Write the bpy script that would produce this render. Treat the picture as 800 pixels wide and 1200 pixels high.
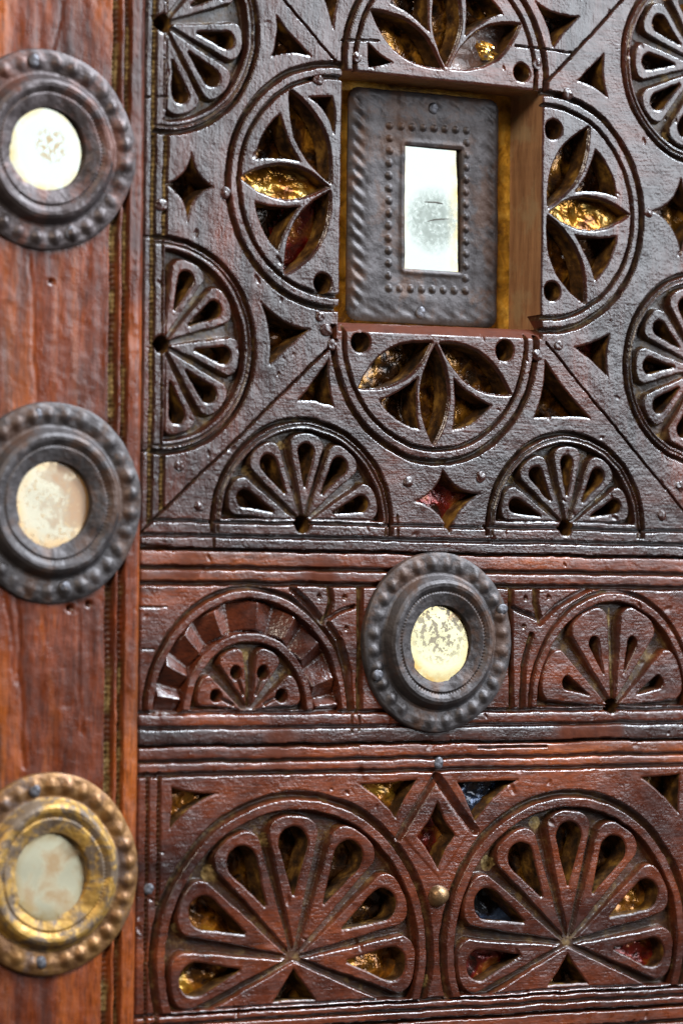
import bpy, math, random
import numpy as np

random.seed(7)
RNG = np.random.default_rng(11)
for o in list(bpy.data.objects):
    bpy.data.objects.remove(o, do_unlink=True)
scene = bpy.context.scene
COL = scene.collection

# ------------------------------------------------------------------ camera
S = 0.0003                      # metres per working unit (about 0.3 mm)
F = 4500.0                      # focal length in picture units (picture is 800 x 1200)
eu = np.array([7100.0, 170.0, F]); eu /= np.linalg.norm(eu)
ev = np.array([-0.0103, 1.0, (0.0103 * 7100 - 170) / F])
ev -= eu * ev.dot(eu); ev /= np.linalg.norm(ev)
nn = np.cross(eu, ev)           # into the door
O_C = np.array([0.0, 0.0, F])


def P(px, py, h=0.0):
    """Point on the door plane (u right, v down), raised by h, seen at a picture position."""
    d = np.array([px - 400.0, py - 600.0, F])
    t = (O_C.dot(nn) - h) / d.dot(nn)
    X = t * d - O_C
    return np.array([X.dot(eu), X.dot(ev)])


def W(u, v, h=0.0):
    return (u * S, -h * S, -v * S)


def to_world(c):
    return np.array([c.dot(eu), c.dot(nn), -c.dot(ev)])


import mathutils
cam_data = bpy.data.cameras.new("Camera")
cam = bpy.data.objects.new("Camera", cam_data)
COL.objects.link(cam)
cx_, cy_, cz_ = (to_world(np.array(a, float)) for a in ((1, 0, 0), (0, -1, 0), (0, 0, -1)))
pos = -to_world(O_C) * S
M = mathutils.Matrix(((cx_[0], cy_[0], cz_[0], pos[0]), (cx_[1], cy_[1], cz_[1], pos[1]),
                      (cx_[2], cy_[2], cz_[2], pos[2]), (0, 0, 0, 1)))
cam.matrix_world = M
cam_data.sensor_fit = 'VERTICAL'
cam_data.sensor_height = 36.0
cam_data.lens = 36.0 * F / 1200.0
cam_data.clip_start = 0.05
cam_data.clip_end = 50.0
cam_data.dof.use_dof = True
cam_data.dof.focus_distance = F * S * 1.022
cam_data.dof.aperture_fstop = 9.0
scene.camera = cam

# ------------------------------------------------------------------ light
world = bpy.data.worlds.new("World")
scene.world = world
world.use_nodes = True
world.node_tree.nodes["Background"].inputs[0].default_value = (1.0, 0.93, 0.86, 1)
world.node_tree.nodes["Background"].inputs[1].default_value = 0.06


def area(name, loc, target, sx, sy, power, color):
    L = bpy.data.lights.new(name, 'AREA')
    L.shape = 'RECTANGLE'
    L.size, L.size_y, L.energy, L.color = sx, sy, power, color
    o = bpy.data.objects.new(name, L)
    COL.objects.link(o)
    o.location = loc
    d = mathutils.Vector(target) - mathutils.Vector(loc)
    o.rotation_euler = d.to_track_quat('-Z', 'Y').to_euler()
    return o


def polar_loc(az, el, dist):
    a, e = math.radians(az), math.radians(el)
    return (dist * math.cos(e) * math.sin(a), -dist * math.cos(e) * math.cos(a), dist * math.sin(e))


area("doorway_light", polar_loc(46, 20.5, 2.0), (0, 0, 0), 1.4, 1.15, 35.0, (0.84, 0.92, 1.0))
area("window_light", polar_loc(58, 46, 1.8), (0, 0, 0), 0.50, 0.50, 74.0, (0.80, 0.90, 1.0))
area("room_light", polar_loc(-42, 34, 2.0), (0, 0, 0), 0.6, 0.6, 26.0, (1.0, 0.87, 0.72))

vs = scene.view_settings
vs.view_transform = 'Standard'
vs.look = 'None'
vs.exposure = 0.18
vs.gamma = 1.0
vs.use_curve_mapping = False


# ------------------------------------------------------------------ materials
class NT:
    def __init__(self, name):
        self.m = bpy.data.materials.new(name)
        self.m.use_nodes = True
        self.t = self.m.node_tree
        self.b = self.t.nodes["Principled BSDF"]

    def n(self, kind, **kw):
        nd = self.t.nodes.new(kind)
        for k, v in kw.items():
            if k.startswith('i_'):
                key = k[2:]
                key = int(key) if key.isdigit() else key.replace('_', ' ')
                nd.inputs[key].default_value = v
            else:
                setattr(nd, k, v)
        return nd

    def l(self, a, b):
        self.t.links.new(a, b)

    def coords(self, scale=(1, 1, 1)):
        tc = self.n('ShaderNodeTexCoord')
        mp = self.n('ShaderNodeMapping')
        mp.inputs['Scale'].default_value = scale
        self.l(tc.outputs['Object'], mp.inputs['Vector'])
        return mp.outputs['Vector']

    def noise(self, vec, scale, detail=3.0, rough=0.55, dist=0.0):
        nd = self.n('ShaderNodeTexNoise')
        nd.inputs['Scale'].default_value = scale
        nd.inputs['Detail'].default_value = detail
        nd.inputs['Roughness'].default_value = rough
        nd.inputs['Distortion'].default_value = dist
        self.l(vec, nd.inputs['Vector'])
        return nd.outputs['Fac']

    def ramp(self, fac, stops):
        nd = self.n('ShaderNodeValToRGB')
        el = nd.color_ramp.elements
        while len(el) < len(stops):
            el.new(0.5)
        for e, (p, c) in zip(el, stops):
            e.position = p
            e.color = (c, c, c, 1) if isinstance(c, (int, float)) else (*c, 1)
        self.l(fac, nd.inputs['Fac'])
        return nd.outputs['Color']

    def mix(self, fac, a, b, mode='MIX'):
        nd = self.n('ShaderNodeMix', data_type='RGBA', blend_type=mode)
        for sock, val in ((nd.inputs[0], fac), (nd.inputs[6], a), (nd.inputs[7], b)):
            if isinstance(val, (int, float)):
                sock.default_value = val
            elif isinstance(val, tuple):
                sock.default_value = (*val, 1)
            else:
                self.l(val, sock)
        return nd.outputs[2]

    def math(self, op, a, b=0.0, clamp=False):
        nd = self.n('ShaderNodeMath', operation=op, use_clamp=clamp)
        for sock, val in ((nd.inputs[0], a), (nd.inputs[1], b)):
            if isinstance(val, (int, float)):
                sock.default_value = val
            else:
                self.l(val, sock)
        return nd.outputs[0]

    def attr(self, name):
        return self.n('ShaderNodeAttribute', attribute_name=name).outputs['Fac']

    def bump(self, h, dist, strength=1.0, prev=None):
        nd = self.n('ShaderNodeBump')
        nd.inputs['Distance'].default_value = dist
        nd.inputs['Strength'].default_value = strength
        self.l(h, nd.inputs['Height'])
        if prev is not None:
            self.l(prev, nd.inputs['Normal'])
        return nd.outputs['Normal']

    def out(self, color=None, rough=None, normal=None, metal=None, **kw):
        for key, val in (('Base Color', color), ('Roughness', rough), ('Metallic', metal), ('Normal', normal)):
            if val is None:
                continue
            if isinstance(val, tuple):
                self.b.inputs[key].default_value = (*val, 1)
            elif isinstance(val, (int, float)):
                self.b.inputs[key].default_value = val
            else:
                self.l(val, self.b.inputs[key])
                if key == 'Normal':
                    self.l(val, self.b.inputs['Coat Normal'])
        for k, v in kw.items():
            self.b.inputs[k.replace('_', ' ')].default_value = v
        return self.m


def wood(name, dark, mid, light, axis, gloss=0.34, coat=0.35, bumpk=1.0, spec=0.5):
    t = NT(name)
    st = (0.11, 1, 1) if axis == 'X' else (1, 1, 0.11)
    g = t.coords(st)
    p = t.coords()
    big = t.noise(g, 55, 4, 0.6, 0.6)
    patch = t.noise(p, 26, 3, 0.6, 0.3)
    fine = t.noise(g, 1500, 3, 0.6)
    lea = t.noise(p, 1000, 2, 0.5)
    lea2 = t.noise(p, 240, 3, 0.55)
    col = t.ramp(big, [(0.28, dark), (0.5, mid), (0.74, light)])
    col = t.mix(t.ramp(patch, [(0.42, 0.0), (0.66, 0.75)]), col, dark)
    col = t.mix(t.ramp(fine, [(0.35, 0.55), (0.6, 0.0)]), col, tuple(c * 0.45 for c in dark))
    streak = t.noise(t.coords((st[0] * 0.4, 1, st[2] * 0.4)), 170, 4, 0.7, 0.3)
    col = t.mix(t.ramp(streak, [(0.54, 0.0), (0.70, 0.8)]), col, tuple(c * 0.5 for c in dark))
    raw = t.attr('raw')
    col = t.mix(t.math('MULTIPLY', raw, t.ramp(lea2, [(0.3, 0.35), (0.6, 1.0)])), col, (0.085, 0.022, 0.010))
    # old paint and grime lying in the carving
    rec = t.attr('ochre')
    paint = t.ramp(t.noise(p, 210, 5, 0.7), [(0.36, (0.014, 0.008, 0.004)), (0.54, (0.048, 0.027, 0.009)), (0.66, (0.20, 0.130, 0.050))])
    paint = t.mix(t.ramp(rec, [(0.80, 0.0), (0.92, 1.0)]), paint, t.ramp(t.noise(p, 330, 4, 0.65), [(0.34, (0.035, 0.018, 0.006)), (0.48, (0.17, 0.110, 0.040)), (0.64, (0.40, 0.29, 0.13))]))
    cover = t.math('MULTIPLY', rec, t.ramp(t.noise(p, 420, 4, 0.65), [(0.30, 0.55), (0.55, 1.0)]))
    col = t.mix(cover, col, paint)
    dull = t.math('MAXIMUM', cover, raw)
    rg = t.ramp(t.noise(p, 150, 4, 0.65), [(0.32, gloss - 0.10), (0.68, gloss + 0.16)])
    rg = t.math('ADD', rg, t.math('MULTIPLY', dull, 0.28))
    h = t.math('ADD', t.math('MULTIPLY', fine, 0.38), t.math('MULTIPLY', lea, 0.62))
    n1 = t.bump(lea2, 0.0005, 0.35 * bumpk)
    worn = t.ramp(t.noise(p, 70, 4, 0.6), [(0.38, 0.30), (0.66, 1.0)])
    n2n = t.bump(h, 0.00033, 1.0, n1)
    t.l(t.math('MULTIPLY', t.math('MULTIPLY', worn, bumpk), t.math('SUBTRACT', 1.0, t.math('MULTIPLY', raw, 0.7))), n2n.node.inputs['Strength'])
    n2 = n2n
    t.l(t.math('MULTIPLY', t.math('SUBTRACT', 1.0, t.math('MULTIPLY', dull, 0.85)), coat), t.b.inputs['Coat Weight'])
    t.l(t.math('SUBTRACT', spec, t.math('MULTIPLY', dull, spec * 0.85)), t.b.inputs['Specular IOR Level'])
    return t.out(col, rg, n2, Coat_Roughness=0.13)


MAT = {}
MAT['upper_v'] = wood('varnished_dark_wood_vertical_grain', (0.014, 0.0050, 0.0040), (0.058, 0.0155, 0.0092), (0.15, 0.034, 0.015), 'Z', 0.27, 0.45)
MAT['upper_h'] = wood('varnished_dark_wood_horizontal_grain', (0.014, 0.0050, 0.0040), (0.055, 0.0155, 0.0092), (0.14, 0.034, 0.015), 'X', 0.27, 0.45)
MAT['lower'] = wood('varnished_red_brown_wood', (0.030, 0.0068, 0.004), (0.130, 0.027, 0.009), (0.25, 0.056, 0.015), 'X', 0.26, 0.42)
MAT['rail'] = wood('orange_red_moulding_wood', (0.044, 0.010, 0.005), (0.17, 0.034, 0.009), (0.36, 0.086, 0.016), 'X', 0.30, 0.3)
MAT['stile'] = wood('orange_brown_plank_wood', (0.032, 0.0075, 0.004), (0.175, 0.033, 0.0070), (0.44, 0.110, 0.012), 'Z', 0.34, 0.16, 0.55, 0.35)


def wall_mat():
    t = NT('ochre_painted_cut_edges')
    p = t.coords()
    a = t.noise(p, 170, 4, 0.6)
    b = t.noise(p, 900, 3, 0.6)
    col = t.ramp(a, [(0.36, (0.014, 0.007, 0.003)), (0.52, (0.070, 0.030, 0.007)), (0.70, (0.26, 0.135, 0.024))])
    return t.out(col, 0.5, t.bump(t.math('ADD', a, t.math('MULTIPLY', b, 0.5)), 0.0006, 0.8))


MAT['wall'] = wall_mat()


def niche_mat():
    t = NT('bare_brown_niche_wood')
    p = t.coords()
    g = t.coords((1, 1, 0.12))
    a = t.noise(g, 420, 4, 0.6)
    b = t.noise(p, 90, 4, 0.6)
    col = t.ramp(a, [(0.3, (0.19, 0.090, 0.042)), (0.7, (0.38, 0.20, 0.095))])
    col = t.mix(t.ramp(b, [(0.5, 0.0), (0.62, 0.6)]), col, (0.34, 0.24, 0.13))
    return t.out(col, 0.62, t.bump(a, 0.0004, 0.7))


MAT['niche'] = niche_mat()


def foil(name, c1, c2, c3, metal=0.55, rough=0.34, dark=0.5, coat=0.45):
    t = NT(name)
    oi = t.n('ShaderNodeObjectInfo')
    tc = t.n('ShaderNodeTexCoord')
    ad = t.n('ShaderNodeVectorMath', operation='ADD')
    t.l(tc.outputs['Object'], ad.inputs[0])
    t.l(oi.outputs['Random'], ad.inputs[1])
    p = ad.outputs[0]
    a = t.noise(p, 95, 4, 0.6, 0.9)
    b = t.noise(p, 210, 3, 0.55, 0.6)
    col = t.ramp(a, [(0.34, c1), (0.50, c2), (0.66, c3)])
    col = t.mix(t.ramp(b, [(0.36, dark), (0.58, 0.0)]), col, (0.010, 0.005, 0.003))
    return t.out(col, rough, t.bump(t.math('ADD', a, b), 0.0012, 0.7), metal, Coat_Weight=coat, Coat_Roughness=0.08)


MAT['amber'] = foil('amber_foil', (0.020, 0.008, 0.002), (0.14, 0.048, 0.006), (0.60, 0.27, 0.03), 0.45, 0.20, 0.9)
MAT['gold'] = foil('gold_foil', (0.26, 0.075, 0.006), (0.72, 0.30, 0.022), (1.0, 0.70, 0.20), 0.7, 0.18, 0.5)
MAT['red'] = foil('red_foil', (0.03, 0.008, 0.003), (0.32, 0.013, 0.005), (0.48, 0.20, 0.02), 0.4, 0.25, 0.45)
MAT['blue'] = foil('blue_foil', (0.006, 0.006, 0.008), (0.016, 0.022, 0.040), (0.09, 0.15, 0.30), 0.5, 0.25, 0.6)
MAT['orange'] = foil('orange_amber_foil', (0.10, 0.03, 0.005), (0.62, 0.22, 0.012), (0.90, 0.50, 0.05), 0.45, 0.22, 0.75)
MAT['plank'] = foil('pinkish_brown_scrap_wood', (0.10, 0.05, 0.035), (0.17, 0.085, 0.06), (0.24, 0.13, 0.09), 0.0, 0.6, 0.1)
MAT['gilt'] = foil('old_gilding', (0.22, 0.10, 0.01), (0.62, 0.31, 0.025), (0.85, 0.50, 0.08), 0.3, 0.6, 0.35, 0.0)


def metal(name, base, base2, rust, rustamt, rough=0.42, metallic=0.75, rscale=60):
    t = NT(name)
    p = t.coords()
    a = t.noise(p, 130, 4, 0.6)
    b = t.noise(p, rscale, 5, 0.7, 0.4)
    c = t.noise(p, 1300, 2, 0.5)
    col = t.ramp(a, [(0.32, base), (0.7, base2)])
    rm = t.ramp(b, [(0.62 - rustamt, 0.0), (0.74 - rustamt, 0.85)])
    col = t.mix(rm, col, rust)
    rg = t.ramp(a, [(0.3, rough - 0.08), (0.7, rough + 0.12)])
    mt = t.math('SUBTRACT', metallic, t.math('MULTIPLY', rm, 0.35))
    n = t.bump(t.math('ADD', a, t.math('MULTIPLY', c, 0.35)), 0.0005, 0.6)
    return t.out(col, rg, n, mt)


MAT['iron'] = metal('dark_oxidised_metal', (0.034, 0.028, 0.028), (0.092, 0.080, 0.081), (0.070, 0.031, 0.016), 0.13, 0.52, 0.55)
MAT['iron_red'] = metal('dark_reddened_metal', (0.038, 0.028, 0.027), (0.100, 0.078, 0.079), (0.105, 0.034, 0.019), 0.11, 0.50, 0.55)
MAT['brass'] = metal('copper_brown_gilding', (0.13, 0.056, 0.022), (0.27, 0.135, 0.040), (0.075, 0.050, 0.046), 0.09, 0.46, 0.55)
MAT['brass_ring'] = metal('blotched_gold_leaf', (0.32, 0.17, 0.035), (0.55, 0.32, 0.065), (0.065, 0.052, 0.054), 0.18, 0.50, 0.45, 130)
MAT['nail'] = metal('grey_nail_metal', (0.06, 0.058, 0.065), (0.13, 0.125, 0.14), (0.06, 0.035, 0.025), 0.02, 0.45, 0.6)
MAT['dome'] = metal('brown_dome_metal', (0.14, 0.075, 0.035), (0.26, 0.15, 0.07), (0.07, 0.04, 0.025), 0.05, 0.36, 0.7)

# ------------------------------------------------------------------ scene tree helpers


def link(name, mesh=None, parent=None, mats=(), **props):
    o = bpy.data.objects.new(name, mesh)
    COL.objects.link(o)
    if parent is not None:
        o.parent = parent
    if mesh is not None:
        for m in mats:
            mesh.materials.append(m)
    for k, v in props.items():
        o[k] = v
    return o


def mesh_np(name, verts, quads=None, tris=None, qmat=None, tmat=None, normals=None, attrs=None, smooth=True):
    """Mesh from numpy arrays."""
    me = bpy.data.meshes.new(name)
    nq = 0 if quads is None else len(quads)
    nt = 0 if tris is None else len(tris)
    me.vertices.add(len(verts))
    me.vertices.foreach_set('co', np.ascontiguousarray(verts, np.float32).ravel())
    loops = []
    if nq:
        loops.append(np.asarray(quads, np.int32).ravel())
    if nt:
        loops.append(np.asarray(tris, np.int32).ravel())
    loops = np.concatenate(loops)
    me.loops.add(len(loops))
    me.loops.foreach_set('vertex_index', loops)
    me.polygons.add(nq + nt)
    start = np.concatenate([np.arange(nq) * 4, nq * 4 + np.arange(nt) * 3]).astype(np.int32)
    me.polygons.foreach_set('loop_start', start)
    mi = np.zeros(nq + nt, np.int32)
    if qmat is not None and nq:
        mi[:nq] = qmat
    if tmat is not None and nt:
        mi[nq:] = tmat
    me.polygons.foreach_set('material_index', mi)
    me.polygons.foreach_set('use_smooth', np.full(nq + nt, smooth))
    me.update(calc_edges=True)
    if attrs:
        for k, a in attrs.items():
            at = me.attributes.new(k, 'FLOAT', 'POINT')
            at.data.foreach_set('value', np.ascontiguousarray(a, np.float32))
    if normals is not None:
        at = me.attributes.new('custom_normal', 'FLOAT_VECTOR', 'POINT')
        at.data.foreach_set('vector', np.ascontiguousarray(normals, np.float32).ravel())
    me.validate()
    return me


def vnoise(u, v, wl, seed):
    """Value noise on two broadcastable coordinate arrays, range about -1..1."""
    r = np.random.default_rng(seed)
    T = r.uniform(-1, 1, (256, 256))
    x = u / wl + 1000.37
    y = v / wl + 1000.71
    xi = np.floor(x).astype(int)
    yi = np.floor(y).astype(int)
    fx = x - xi
    fy = y - yi
    fx = fx * fx * fx * (fx * (fx * 6 - 15) + 10)
    fy = fy * fy * fy * (fy * (fy * 6 - 15) + 10)
    a = T[xi & 255, yi & 255]
    b = T[(xi + 1) & 255, yi & 255]
    c = T[xi & 255, (yi + 1) & 255]
    d = T[(xi + 1) & 255, (yi + 1) & 255]
    return (a * (1 - fx) + b * fx) * (1 - fy) + (c * (1 - fx) + d * fx) * fy


# ================================================================== THE CARVED DOOR: one relief field, cut into parts
STEP = 1.12
U_GAP = P(162.3, 600)[0]
U_L = U_GAP + 1.8                              # left edge of the carved leaf
U_RC = P(823, 250)[0]                          # centres of the rosettes on the right
U_R = U_RC + 30
V_T = P(400, -45)[1]
V_B = P(300, 1262)[1]
NU = int((U_R - U_L) / STEP)
NV = int((V_B - V_T) / STEP)
us = U_L + np.arange(NU) * STEP
vsn = V_T + np.arange(NV) * STEP
UU, VV = np.meshgrid(us, vsn)                  # [row v, column u]
WU = UU + 0.75 * vnoise(UU, VV, 38, 1) + 0.50 * vnoise(UU, VV, 11, 2) + 0.22 * vnoise(UU, VV, 5, 5)
WV = VV + 0.75 * vnoise(UU, VV, 38, 3) + 0.50 * vnoise(UU, VV, 11, 4) + 0.22 * vnoise(UU, VV, 5, 6)
H = np.zeros_like(UU)
HS = np.full_like(UU, 1e3)                     # distance to pierced openings
NS = np.full_like(UU, 1e3)                     # distance to the niche opening
OC = np.zeros_like(UU)                         # ochre pigment in the carving
RAW = np.zeros_like(UU)                        # bare reddish wood
LAB = np.zeros(UU.shape, np.int32)
PARTS = []                                     # name, parent index (-1 = the door), material, label
FOILS = []


def part(name, parent=-1, mat='lower', label=None):
    PARTS.append((name, parent, mat, label))
    return len(PARTS) - 1


def win(cu, cv, ru, rv=None):
    rv = ru if rv is None else rv
    j0 = max(0, int((cu - ru - U_L) / STEP) - 3)
    j1 = min(NU, int((cu + ru - U_L) / STEP) + 4)
    i0 = max(0, int((cv - rv - V_T) / STEP) - 3)
    i1 = min(NV, int((cv + rv - V_T) / STEP) + 4)
    return (slice(i0, max(i0, i1)), slice(j0, max(j0, j1)))


def sm(t):
    t = np.clip(t, 0, 1)
    return t * t * (3 - 2 * t)


def seg_dist(x, y, a, b):
    ax, ay = a
    dx, dy = b[0] - ax, b[1] - ay
    q = dx * dx + dy * dy + 1e-9
    t = np.clip(((x - ax) * dx + (y - ay) * dy) / q, 0, 1)
    return np.hypot(x - ax - t * dx, y - ay - t * dy), t


def poly_sdf(pts, x, y):
    d = np.full(x.shape, 1e9)
    ins = np.zeros(x.shape, bool)
    n = len(pts)
    for i in range(n):
        a, b = pts[i], pts[(i + 1) % n]
        d = np.minimum(d, seg_dist(x, y, a, b)[0])
        c = (a[1] > y) != (b[1] > y)
        if abs(b[1] - a[1]) > 1e-9:
            ins ^= c & (x < (b[0] - a[0]) * (y - a[1]) / (b[1] - a[1]) + a[0])
    return np.where(ins, -d, d)


def pwin(pts, m=6):
    pts = np.array(pts)
    lo, hi = pts.min(0), pts.max(0)
    return win((lo[0] + hi[0]) / 2, (lo[1] + hi[1]) / 2, (hi[0] - lo[0]) / 2 + m, (hi[1] - lo[1]) / 2 + m)


def curved(uvpts, bulge):
    """Closed outline; each edge bowed towards the centroid by bulge x length (negative: outwards)."""
    pts = np.array(uvpts, float)
    c = pts.mean(0)
    if isinstance(bulge, (int, float)):
        bulge = [bulge] * len(pts)
    out = []
    for i in range(len(pts)):
        a, b = pts[i], pts[(i + 1) % len(pts)]
        m = (a + b) / 2
        nrm = np.array([-(b - a)[1], (b - a)[0]])
        if nrm.dot(c - m) < 0:
            nrm = -nrm
        k = m + nrm * bulge[i] * 2
        for s in np.linspace(0, 1, 9)[:-1]:
            out.append((1 - s) ** 2 * a + 2 * s * (1 - s) * k + s * s * b)
    return out


def carve_band(sl, d, w, depth, ochre=0.5):
    t = np.clip(1 - (d / w) ** 2, 0, 1) ** 0.8
    H[sl] = np.minimum(H[sl], -depth * t)
    if ochre:
        OC[sl] = np.maximum(OC[sl], np.clip(ochre * np.clip(t * 1.3 - 0.2, 0, 1), 0, 1))


def groove(pxpts, w, depth, ochre=0.5, uv=False):
    pts = pxpts if uv else [P(*p) for p in pxpts]
    sl = pwin(pts, w + 4)
    x, y = WU[sl], WV[sl]
    d = np.full(x.shape, 1e9)
    for a, b in zip(pts[:-1], pts[1:]):
        d = np.minimum(d, seg_dist(x, y, a, b)[0])
    carve_band(sl, d, w, depth, ochre)


def recess(sl, sd, depth, bev, ochre=0.0):
    t = sm(-sd / bev)
    H[sl] = np.minimum(H[sl], -depth * t)
    if ochre:
        OC[sl] = np.maximum(OC[sl], np.sqrt(ochre) * np.clip(-sd / bev - 0.35, 0, 1))


def boss(sl, sd, top, base, bev):
    t = np.clip(-sd / bev, 0, 1)
    t = 1 - (1 - t) ** 1.35
    m = sd < 0
    nh = base + (top - base) * t
    hh = H[sl]
    hh[m] = np.maximum(hh[m], nh[m])
    oc = OC[sl]
    oc[m] *= (1 - np.clip(-sd[m] / 2.5, 0, 1))


def pierce(pts, kind='amber', depth=32.0, tilt=(0, 0)):
    sl = pwin(pts)
    x, y = WU[sl], WV[sl]
    if x.size == 0:
        return
    sd = poly_sdf(pts, x, y)
    HS[sl] = np.minimum(HS[sl], sd)
    a = np.array(pts)
    FOILS.append((a.min(0), a.max(0), kind, depth, tilt, pts))


def circle_pts(c, r, n=28):
    return [np.array([c[0] + r * math.cos(2 * math.pi * k / n), c[1] + r * math.sin(2 * math.pi * k / n)]) for k in range(n)]


def hole_px(px, py, r, kind='amber'):
    pierce(circle_pts(P(px, py), r), kind)


def hole_poly(pxpts, bulge, kind='amber', depth=32.0, tilt=(0, 0)):
    pierce(curved([P(*p) for p in pxpts], bulge), kind, depth, tilt)


def pit(px, py, r, depth):
    c = P(px, py)
    sl = win(c[0], c[1], r + 3)
    d = np.hypot(WU[sl] - c[0], WV[sl] - c[1])
    H[sl] -= depth * np.clip(1 - d / r, 0, 1)


def polar(c, rr, sx=1.0):
    sl = win(c[0], c[1], rr / min(sx, 1.0), rr)
    x = (WU[sl] - c[0]) * sx
    y = -(WV[sl] - c[1])
    return sl, x, y, np.hypot(x, y), np.degrees(np.arctan2(y, x))


def ray(c, ang, r, sx=1.0):
    a = math.radians(ang)
    return np.array([c[0] + r * math.cos(a) / sx, c[1] - r * math.sin(a)])


def teardrop(c, ang, half, chan, tip, r0, sx=1.0, shoulder=0.0):
    """Petal outline about the ray at ang; sides lie chan inside the bisectors."""
    sh = math.sin(math.radians(half))
    d = (tip + chan) / (1 + sh)
    rho = max(d * sh - chan, 1.0)
    pts = []
    rs = max(r0, chan / sh + 1.0)
    pts.append((rs, -(rs * math.tan(math.radians(half)) - chan / math.cos(math.radians(half)))))
    for k in range(15):
        a = math.radians(-90 + half * 0.6 + (180 - half * 1.2) * k / 14)
        e = 1.0 - 2.0 * shoulder
        ca_, sa_ = math.cos(a), math.sin(a)
        pts.append((d + rho * math.copysign(abs(ca_) ** e, ca_), rho * math.copysign(abs(sa_) ** (0.5 + e / 2), sa_)))
    pts.append((rs, rs * math.tan(math.radians(half)) - chan / math.cos(math.radians(half))))
    ca, sa = math.cos(math.radians(ang)), math.sin(math.radians(ang))
    return [np.array([c[0] + (p * ca - q * sa) / sx, c[1] - (p * sa + q * ca)]) for p, q in pts], d, rho


def drop_hole(c, ang, r_ap, d, rad, sx=1.0):
    """Teardrop opening: sharp end at r_ap, round end of radius rad centred at d."""
    L = d - r_ap
    b = math.degrees(math.acos(min(0.95, rad / L)))
    pts = [(r_ap, -1.2)]
    for k in range(17):
        a = math.radians(-(180 - b) + 2 * (180 - b) * k / 16)
        pts.append((d + rad * math.cos(a), rad * math.sin(a)))
    pts.append((r_ap, 1.2))
    ca, sa = math.cos(math.radians(ang)), math.sin(math.radians(ang))
    return [np.array([c[0] + (p * ca - q * sa) / sx, c[1] - (p * sa + q * ca)]) for p, q in pts]


# ---- boards of the leaf: levels across the whole leaf
def vl(y, x=165):
    return P(x, y)[1]


B_LEFT = part('carved_board', -1, 'upper_v', 'left carved board of the mitred upper panel')
B_BOT = part('carved_board', -1, 'upper_h', 'lower carved board of the mitred upper panel')
B_RIGHT = part('carved_board', -1, 'upper_v', 'right carved board of the mitred upper panel')
B_TOP = part('carved_board', -1, 'upper_h', 'upper carved board of the mitred upper panel')
R_A = part('moulding_strip', -1, 'rail')
R_B = part('moulding_strip', -1, 'rail')
B_MID = part('middle_board', -1, 'lower')
R_C = part('moulding_strip', -1, 'lower')
R_D = part('moulding_strip', -1, 'upper_h')
R_E = part('moulding_strip', -1, 'rail')
R_F = part('moulding_strip', -1, 'rail')
B_LOW = part('frieze_board', -1, 'lower')
R_G = part('moulding_strip', -1, 'lower')
R_H = part('moulding_strip', -1, 'lower')
R_I = part('moulding_strip', -1, 'rail')

VG = [(643, None), (664.5, R_A), (682.5, R_B), (836, B_MID), (854, R_C), (875, R_D), (893.5, R_E), (908.5, R_F),
      (1191.5, B_LOW), (1203, R_G), (1216, R_H), (2000, R_I)]
prev = -1e9
for yb, lab in VG:
    vb = vl(yb)
    if lab is not None:
        LAB[(WV >= prev) & (WV < vb)] = lab
    prev = vb
# upper panel mitres
mL0, mL1 = P(162, 628), P(394, 399)
mR0, mR1 = P(640, 402), P(797, 595)
mTL0, mTL1 = P(332, 0), P(402, 83)
mTR0, mTR1 = P(727, 2), P(639, 97)


def side(a, b):
    return (b[0] - a[0]) * (WV - a[1]) - (b[1] - a[1]) * (WU - a[0])


up = WV < vl(643)
sL, sR, sTL, sTR = side(mL0, mL1), side(mR0, mR1), side(mTL0, mTL1), side(mTR0, mTR1)
n_l, n_r = P(399, 240)[0], P(635, 250)[0]
n_t, n_b = P(515, 94)[1], P(515, 392)[1]
cxn = (n_l + n_r) / 2
LAB[up & (WU <= cxn)] = B_LEFT
LAB[up & (WU > cxn)] = B_RIGHT
LAB[up & (sL > 0) & (sR > 0) & (WV > (n_t + n_b) / 2)] = B_BOT
LAB[up & (sTL < 0) & (sTR < 0) & (WV < (n_t + n_b) / 2)] = B_TOP
inL, inB, inR, inT = (LAB == B_LEFT), (LAB == B_BOT), (LAB == B_RIGHT), (LAB == B_TOP)


def hline(y, w, depth, ochre=0.5, mask=None, u0=None, u1=None, x=165):
    v = vl(y, x)
    sl = win((U_L + U_R) / 2, v, (U_R - U_L), w + 3)
    d = np.abs(WV[sl] - v)
    ok = np.ones(d.shape, bool)
    if mask is not None:
        ok &= mask[sl]
    if u0 is not None:
        ok &= WU[sl] > u0
    if u1 is not None:
        ok &= WU[sl] < u1
    carve_band(sl, np.where(ok, d, 99), w, depth, ochre)


def vline(u, w, depth, ochre=0.0, mask=None, v0=None, v1=None):
    sl = win(u, (V_T + V_B) / 2, w + 3, V_B - V_T)
    d = np.abs(WU[sl] - u)
    ok = np.ones(d.shape, bool)
    if mask is not None:
        ok &= mask[sl]
    if v0 is not None:
        ok &= WV[sl] > v0
    if v1 is not None:
        ok &= WV[sl] < v1
    carve_band(sl, np.where(ok, d, 99), w, depth, ochre)
    if ochre > 0.6:                              # little gouge stops along the run groove
        tt = np.clip(1 - (d / w) ** 2, 0, 1) * ok
        H[sl] += 1.5 * tt * np.sin(WV[sl] * 2 * math.pi / 5.6 + 2.0 * vnoise(UU[sl], VV[sl], 30, 8))


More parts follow.
